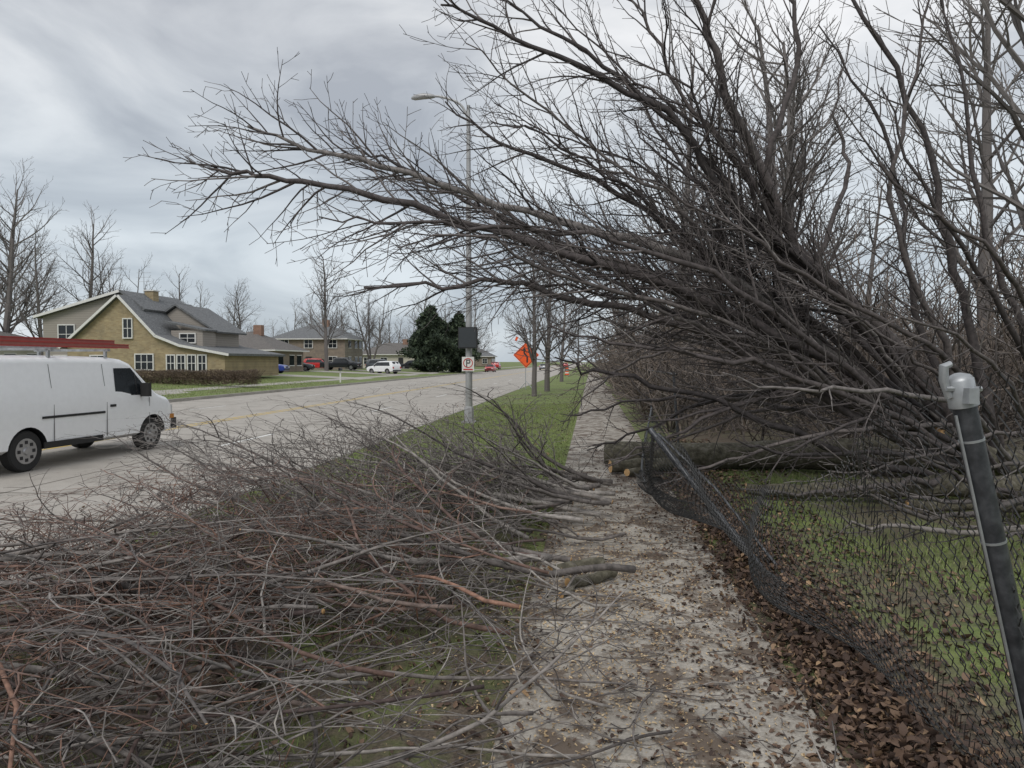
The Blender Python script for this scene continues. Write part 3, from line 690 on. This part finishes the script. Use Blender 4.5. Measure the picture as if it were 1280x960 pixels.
# ------------------------------------------------------------ vehicles
def hwf(z,w,tw,belt,H):
    return w if z<=belt else w-(w-tw)*(z-belt)/(H-belt)
def body(name,st,w,tw,belt,H,wheels,wr,paint,parent,r=.13):
    mb=MB(); N=None
    for (y,z0,z1,ws) in st:
        half=[(0,z0),(.86*w,z0),(w*.985,z0+.07)]
        zt=z1-r
        for q in (.25,.5,.75,1):
            z=z0+.1+(zt-z0-.1)*q; x=hwf(z,w,tw,belt,H)
            if q==.5 : x+=.012
            half.append((x,z))
        xt=hwf(zt,w,tw,belt,H)
        for a in (25,50,75): half.append((xt-r*1.3*(1-math.cos(math.radians(a))),zt+r*math.sin(math.radians(a))))
        half.append((xt*.55,z1+.012)); half.append((0,z1+.03))
        ring=[(x*ws,z) for x,z in half]+[(-x*ws,z) for x,z in reversed(half[1:-1])]
        N=len(ring)
        for x,z in ring: mb.v.append((x,y,z))
    k=len(st)
    for i in range(k-1):
        for j in range(N):
            j2=(j+1)%N; mb.f.append((i*N+j,(i+1)*N+j,(i+1)*N+j2,i*N+j2)); mb.m.append(0)
    mb.f.append(tuple(range(N))); mb.m.append(0); mb.f.append(tuple(reversed(range((k-1)*N,k*N)))); mb.m.append(0)
    o=mb.obj('body',[paint,'black'],smooth=False)
    bm=bmesh.new(); bm.from_mesh(o.data); bmesh.ops.recalc_face_normals(bm,faces=bm.faces); bm.to_mesh(o.data); bm.free()
    cut=MB()
    for y in wheels:
        for s in (-1,1): cut.cyl((s*(w-.28),y,wr*.98),(s*(w+.3),y,wr*.98),wr*1.18,None,28,1)
    co=cut.obj('cut',[paint,'black'])
    bm=bmesh.new(); bm.from_mesh(co.data); bmesh.ops.recalc_face_normals(bm,faces=bm.faces); bm.to_mesh(co.data); bm.free()
    md=o.modifiers.new('b','BOOLEAN'); md.operation='DIFFERENCE'; md.object=co; md.solver='EXACT'
    dg=bpy.context.evaluated_depsgraph_get(); me=bpy.data.meshes.new_from_object(o.evaluated_get(dg)); o.modifiers.clear()
    if len(me.polygons)>50: o.data=me
    bpy.data.objects.remove(co)
    o.data.polygons.foreach_set('use_smooth',[True]*len(o.data.polygons))
    try: o.data.set_sharp_from_angle(angle=math.radians(32))
    except Exception: pass
    o.parent=parent; return o
def wheelset(mb,w,wheels,wr,tw=.22):
    for y in wheels:
        for s in (-1,1):
            x=s*(w-.06)
            a=Vector((x-s*tw,y,wr)); b=Vector((x,y,wr)); d=Vector((s,0,0))
            mb.tube([a,a+d*.02,b-d*.025,b,b-d*.004],[wr*.93,wr,wr,wr*.93,wr*.66],28,0,0)
            mb.tube([b-d*.03,b+d*.004],[wr*.64,wr*.62],24,1,1)
            mb.tube([b+d*.004,b+d*.03],[wr*.2,wr*.16],14,1,1)
            for k in range(8):
                an=k*math.pi/4; mb.box((x+s*.006,y+math.cos(an)*wr*.43,wr+math.sin(an)*wr*.43),(.012,wr*.16,wr*.16),2)
def sidepoly(mb,pts,w,tw,belt,H,m,off=.007):
    for s in (-1,1):
        P=[(s*(hwf(z,w,tw,belt,H)+off),y,z) for y,z in pts]
        mb.poly(P if s>0 else P[::-1],m)
def bandpoly(mb,ya,za,yb,zb,wa,wb,m,off=.02):
    L=math.hypot(yb-ya,zb-za); ny,nz=(zb-za)/L,-(yb-ya)/L
    if nz<0: ny,nz=-ny,-nz
    ny*=off;nz*=off
    n=6; f=lambda u:.03*(1-u*u)
    for i in range(n):
        u0=-1+2*i/n; u1=-1+2*(i+1)/n
        mb.poly([(u0*wa,ya+ny,za+nz+f(u0)),(u1*wa,ya+ny,za+nz+f(u1)),(u1*wb,yb+ny,zb+nz+f(u1)),(u0*wb,yb+ny,zb+nz+f(u0))],m)
e=empty('van',(-11.2,10.7),0,math.radians(-3.5))
W,TW,BL,HH=1.0,.86,1.2,2.1
st=[(0,.5,1.95,.96),(.07,.42,2.04,.985),(.4,.36,2.09,1),(1.3,.36,2.1,1),(2.5,.36,2.1,1),(3.6,.36,2.09,1),(3.95,.36,2.05,1),(4.15,.36,1.98,1),(4.85,.36,1.34,1),(4.98,.36,1.27,1),(5.28,.36,1.19,.985),(5.42,.38,1.1,.95),(5.48,.42,1.0,.92)]
body('body',st,W,TW,BL,HH,[1.32,4.72],.375,'whitep',e)
mb=MB(); wheelset(mb,W,[1.32,4.72],.375)
sidepoly(mb,[(3.55,1.27),(4.6,1.27),(4.53,1.42),(4.12,1.86),(3.6,1.86)],W,TW,BL,HH,3)
sidepoly(mb,[(4.2,1.28),(4.235,1.28),(4.235,1.74),(4.2,1.77)],W,TW,BL,HH,2,.011)
bandpoly(mb,4.2,1.93,4.82,1.36,.76,.86,3)
mb.box((0,5.54,.55),(1.9,.18,.24),0); mb.box((0,5.50,.86),(1.3,.06,.26),0)
for s in (-1,1):
    mb.box((s*.80,5.46,.88),(.26,.1,.2),4); mb.box((s*.95,5.42,.72),(.06,.16,.1),7)
    mb.box((s*1.11,4.35,1.38),(.2,.1,.3),0); mb.box((s*1.03,4.38,1.28),(.14,.06,.05),0)
    mb.box((s*.96,-.01,1.1),(.1,.05,.5),5)
    mb.box((s*1.006,2.4,.44),(.02,1.5,.12),0)
    mb.box((s*1.012,2.42,.96),(.012,1.6,.045),0)
    for y in (1.9,3.28,4.6): mb.box((s*(1.004),y,.83),(.01,.014,.74),6)
    for y in (1.9,3.28): sidepoly(mb,[(y-.007,1.2),(y+.007,1.2),(y+.007,1.95),(y-.007,1.95)],W,TW,BL,HH,6,.003)
    mb.box((s*1.013,3.45,1.08),(.02,.16,.05),0)
mb.box((0,-.06,.48),(1.9,.16,.18),0)
mb.obj('details',['tyre','rim','black','glass',plain('headlamp',(.6,.6,.6),.1),'red',plain('seam',(.18,.18,.18),.6),plain('amber',(.5,.2,.03),.3)],parent=e)
mb=MB()
for y in (.5,2.0,3.5):
    mb.box((0,y,2.24),(1.8,.05,.05),1)
    for s in (-1,1): mb.box((s*.8,y,2.16),(.05,.05,.16),1)
for x0 in (.25,.6):
    zz=2.33+.09*(x0<.5)
    for s in (0,.36):
        for hh in (-.035,.035): mb.box((x0+s*.8,2.0,zz+hh),(.035,4.2,.018),0)
        mb.box((x0+s*.8,2.0,zz),(.012,4.2,.052),2)
    for k in range(13): mb.cyl((x0,.05+k*.32,zz),(x0+.288,.05+k*.32,zz),.016,None,6,2)
mb.box((-.6,1.8,2.33),(.3,3.6,.1),1)
mb.obj('ladder_rack',['redl','galv',plain('ladder_web',(.35,.12,.1),.5)],parent=e)

def car(name,xr,yr,rz,paint,kind='suv',z=None):
    e=empty(name,(xr,yr),gz(xr)+.02 if z is None else z,rz)
    if kind=='suv':
        W,TW,BL,HH=.93,.72,1.02,1.7
        st=[(0,.45,.95,.9),(.05,.35,1.25,.96),(.35,.3,1.66,.99),(1.2,.28,1.7,1),(2.4,.28,1.68,1),(2.75,.28,1.6,1),(3.45,.28,1.08,1),(4.2,.3,.98,.97),(4.5,.35,.85,.9)]
        wh=[.9,3.6]; wr=.35; win=[(.45,1.08),(3.3,1.08),(2.72,1.55),(.65,1.58)]; ws=(2.78,1.58,3.4,1.12); rs=(.08,1.25,.33,1.6)
    elif kind=='pickup':
        W,TW,BL,HH=.98,.76,1.12,1.85
        st=[(0,.5,1.15,.97),(.1,.4,1.2,1),(1.9,.38,1.2,1),(2.0,.38,1.75,1),(2.3,.38,1.84,1),(3.6,.38,1.84,1),(3.85,.38,1.75,1),(4.5,.38,1.25,1),(5.4,.4,1.12,.97),(5.6,.45,.98,.93)]
        wh=[1.0,4.6]; wr=.39; win=[(2.15,1.2),(4.3,1.2),(3.85,1.68),(2.2,1.7)]; ws=(3.88,1.73,4.45,1.28); rs=(1.93,1.25,1.99,1.7)
    else:
        W,TW,BL,HH=.9,.64,.9,1.45
        st=[(0,.4,.85,.9),(.08,.3,.98,.96),(.8,.25,1.02,1),(1.3,.25,1.38,1),(1.8,.25,1.45,1),(2.6,.25,1.43,1),(3.4,.25,.98,1),(4.2,.28,.88,.96),(4.5,.32,.75,.9)]
        wh=[.85,3.6]; wr=.33; win=[(1.05,.96),(3.2,.96),(2.55,1.33),(1.4,1.34)]; ws=(2.65,1.42,3.35,1.0); rs=(.85,1.03,1.27,1.38)
    body('body',st,W,TW,BL,HH,wh,wr,paint,e,.1)
    L=st[-1][0]; mb=MB(); wheelset(mb,W,wh,wr)
    sidepoly(mb,win,W,TW,BL,HH,3); bandpoly(mb,*ws,TW*.93,W*.84,3); bandpoly(mb,*rs,W*.8,TW*.9,3)
    for s in (-1,1):
        mb.box((s*W*.72,L-.02,.68),(.3,.12,.14),4); mb.box((s*W*.8,.0,.85),(.2,.1,.22),5); mb.box((s*(W+.07),ws[2]-.35,1.08),(.14,.1,.12),2)
        m=(win[0][0]+win[1][0])/2; sidepoly(mb,[(m-.05,win[0][1]),(m+.05,win[0][1]),(m+.05,win[2][1]),(m-.05,win[2][1])],W,TW,BL,HH,2,.011)
    mb.box((0,L+.0,.45),(W*1.7,.12,.16),2); mb.box((0,-.02,.45),(W*1.7,.12,.16),2); mb.box((0,L-.02,.68),(W*.9,.08,.14),2)
    mb.obj('details',['tyre','rim','black','glass',bpy.data.materials['headlamp'],'red'],parent=e)
dk=plain('paint_black',(.02,.022,.028),.3,0,.4); bl=plain('paint_blue',(.03,.06,.3),.3,0,.4); sv=plain('paint_silver',(.35,.36,.38),.3,.4,.4); gr=plain('paint_grey',(.08,.09,.1),.3,.2,.4)
car('parked_suv',-25.6,93,math.radians(66),'whitep','suv')
car('parked_pickup_truck',-39.4,102.2,math.radians(-88),dk,'pickup')
car('parked_suv',-43.4,105.4,math.radians(-86),'red','suv')
car('parked_car',-35.8,71,math.radians(-84),bl,'sedan')
car('parked_car',-41,91,math.radians(-80),gr,'sedan')
car('parked_suv',-33.4,104.5,math.radians(-80),gr,'suv')
car('parked_suv',-31,131,math.radians(80),dk,'suv')
car('car',-19.4,140,math.radians(180),'red','sedan',0)
car('car',-11.5,170,0,sv,'sedan',0)
car('parked_car',-26,140,math.radians(80),sv,'sedan')
car('car',-7.0,190,0,'red','suv',0)
car('parked_car',-22.2,165,0,'red','suv')
car('parked_pickup_truck',-30,150,math.radians(85),bl,'pickup')

# ------------------------------------------------------------ street lamp
e=empty('street_lamp',(-3.6,21.0),.18)
mb=MB(); mb.box((0,0,.03),(.4,.4,.06),0); mb.tube([Vector((0,0,.05)),Vector((0,0,.45)),Vector((0,0,.5))],[.15,.14,.11],8,0,0)
mb.tube([Vector((0,0,.5)),Vector((0,0,5)),Vector((0,0,9.3))],[.105,.08,.055],12,0,0)
mb.tube(catmull([(0,0,8.9),(-.25,0,9.35),(-.8,0,9.58),(-1.1,0,9.6)],4),[.035]*13,8,0)
mb.tube([Vector((-1.0,0,9.6)),Vector((-1.1,0,9.61)),Vector((-1.35,0,9.62)),Vector((-1.6,0,9.59)),Vector((-1.7,0,9.57))],[.04,.07,.09,.08,.03],12,0,0)
mb.obj('pole',['polem'],smooth=True,parent=e)
mb=MB(); mb.box((0,-.17,2.52),(.56,.1,.62),0); mb.box((0,-.225,2.52),(.5,.012,.56),1); mb.box((0,-.1,2.52),(.1,.1,.3),0)
for q in (2.35,2.7): mb.tube([Vector((0,0,q)),Vector((0,0,q+.03))],[.105,.105],12,2,2)
mb.obj('control_box',['black',plain('panel',(.035,.04,.045),.3),'galv'],parent=e)
mb=MB(); z=1.75
mb.box((0,-.14,z),(.36,.012,.42),0)
mb.box((-.04,-.149,z+.02),(.03,.004,.22),2); 
mb.box((.01,-.149,z+.115),(.09,.004,.03),2); mb.box((.01,-.149,z+.03),(.09,.004,.03),2); mb.box((.055,-.149,z+.07),(.03,.004,.06),2)
n=24
for k in range(n):
    a0=2*math.pi*k/n; a1=2*math.pi*(k+1)/n; f=lambda a,r:(r*math.cos(a),-.151,z+.03+r*math.sin(a))
    mb.poly([f(a0,.12),f(a1,.12),f(a1,.145),f(a0,.145)],1)
mb.box((0,-.149,z-.16),(.28,.004,.04),1)
mb.obj('parking_sign',['trim','red','black'],parent=e)

e=empty('road_work_sign',(-4.3,47.5),.14)
mb=MB(); s=.86; zc=2.3
mb.poly([(0,-.02,zc-s),(s,-.02,zc),(0,-.02,zc+s),(-s,-.02,zc)],0); mb.poly([(-s,.0,zc),(0,.0,zc+s),(s,.0,zc),(0,.0,zc-s)],2)
for a,b in (((0,-s),(s,0)),((s,0),(0,s)),((0,s),(-s,0)),((-s,0),(0,-s))):
    q=.93;p=.89; mb.poly([(a[0]*q,-.026,zc+a[1]*q),(b[0]*q,-.026,zc+b[1]*q),(b[0]*p,-.026,zc+b[1]*p),(a[0]*p,-.026,zc+a[1]*p)],1)
mb.poly([(.02,-.028,zc-.5),(.12,-.028,zc-.5),(.12,-.028,zc-.1),(-.08,-.028,zc+.15),(-.08,-.028,zc+.3),(-.18,-.028,zc+.3),(-.18,-.028,zc+.12),(.02,-.028,zc-.13)],1)
mb.poly([(-.26,-.028,zc+.28),(0,-.028,zc+.28),(-.13,-.028,zc+.52)],1)
mb.box((-.04,.03,1.2),(.05,.05,2.6),2)
for a in (.6,2.5,3.8,5.7): mb.cyl((0,.04,.55),(math.cos(a)*.6,.04+math.sin(a)*.6,0),.02,None,6,2)
mb.poly([(-.75,-.02,zc+.95),(-.62,-.02,zc+.93),(-.5,-.02,zc+1.2),(-.68,-.02,zc+1.2)],0)
mb.obj('sign',['orange','black','galv'],parent=e)
e=empty('traffic_barrel',(-3.2,95),.2)
mb=MB()
for i in range(5):
    z=.06+i*.19; r=.29-.02*i; mb.tube([Vector((0,0,z)),Vector((0,0,z+.18))],[r,r-.01],18,0 if i%2==0 else 1,0 if i%2==0 else 1)
mb.tube([Vector((0,0,0)),Vector((0,0,.06))],[.38,.36],18,2,2); mb.box((0,0,1.05),(.2,.05,.12),0)
mb.obj('barrel',['orange','trim','black'],parent=e)
e=empty('mailbox',(-21.5,60),.2); mb=MB(); mb.box((0,0,.5),(.1,.1,1.0),0); mb.box((0,0,1.1),(.2,.5,.16),1); mb.tube([Vector((0,-.25,1.18)),Vector((0,.25,1.18))],[.1,.1],12,1,1); mb.obj('box',['trim','black'],parent=e)

# ------------------------------------------------------------ sky and light
w=bpy.data.worlds.new('World'); scene.world=w; w.use_nodes=True; nt=w.node_tree; nt.nodes.clear()
out=nt.nodes.new('ShaderNodeOutputWorld'); sky=nt.nodes.new('ShaderNodeTexSky'); sky.sky_type='NISHITA'; sky.sun_disc=False
sky.sun_elevation=math.radians(48); sky.sun_rotation=math.radians(200)
b1=nt.nodes.new('ShaderNodeBackground'); b1.inputs['Strength'].default_value=.1; nt.links.new(sky.outputs[0],b1.inputs['Color'])
tc=nt.nodes.new('ShaderNodeTexCoord'); mp=nt.nodes.new('ShaderNodeMapping'); mp.inputs['Scale'].default_value=(1,1,2.6); mp.inputs['Location'].default_value=(.3,.1,.2)
nt.links.new(tc.outputs['Generated'],mp.inputs['Vector'])
n=noise(nt,2.6,8,mp.outputs['Vector'],.52); n.inputs['Distortion'].default_value=.6
r=ramp(nt,[(.34,(.45,.475,.52)),(.46,(.63,.655,.69)),(.56,(.8,.815,.835)),(.68,(.95,.955,.965))]); nt.links.new(n.outputs['Fac'],r.inputs['Fac'])
sp=nt.nodes.new('ShaderNodeSeparateXYZ'); nt.links.new(tc.outputs['Generated'],sp.inputs[0])
r2=ramp(nt,[(0,(.82,.88,.92)),(.16,(.82,.88,.92)),(.4,(1,1,1))]); nt.links.new(sp.outputs['Z'],r2.inputs['Fac'])
c=mixc(nt,r.outputs['Color'],r2.outputs['Color'],1.0,'MULTIPLY')
b2=nt.nodes.new('ShaderNodeBackground'); b2.inputs['Strength'].default_value=1.03; nt.links.new(c,b2.inputs['Color'])
ms=nt.nodes.new('ShaderNodeMixShader'); ms.inputs[0].default_value=.92; nt.links.new(b1.outputs[0],ms.inputs[1]); nt.links.new(b2.outputs[0],ms.inputs[2]); nt.links.new(ms.outputs[0],out.inputs['Surface'])
sd=bpy.data.lights.new('sun','SUN'); sd.energy=1.5; sd.angle=math.radians(25); sd.color=(1,.97,.93)
so=bpy.data.objects.new('sun',sd); scene.collection.objects.link(so); so.rotation_euler=(math.radians(42),0,math.radians(-20))

cd=bpy.data.cameras.new('camera'); cd.sensor_width=36; cd.lens=25.3; cd.clip_end=4000; cd.clip_start=.05
co=bpy.data.objects.new('camera',cd); scene.collection.objects.link(co); co.location=(0,0,2.0); co.rotation_euler=(math.radians(90-1.78),0,0)
scene.camera=co
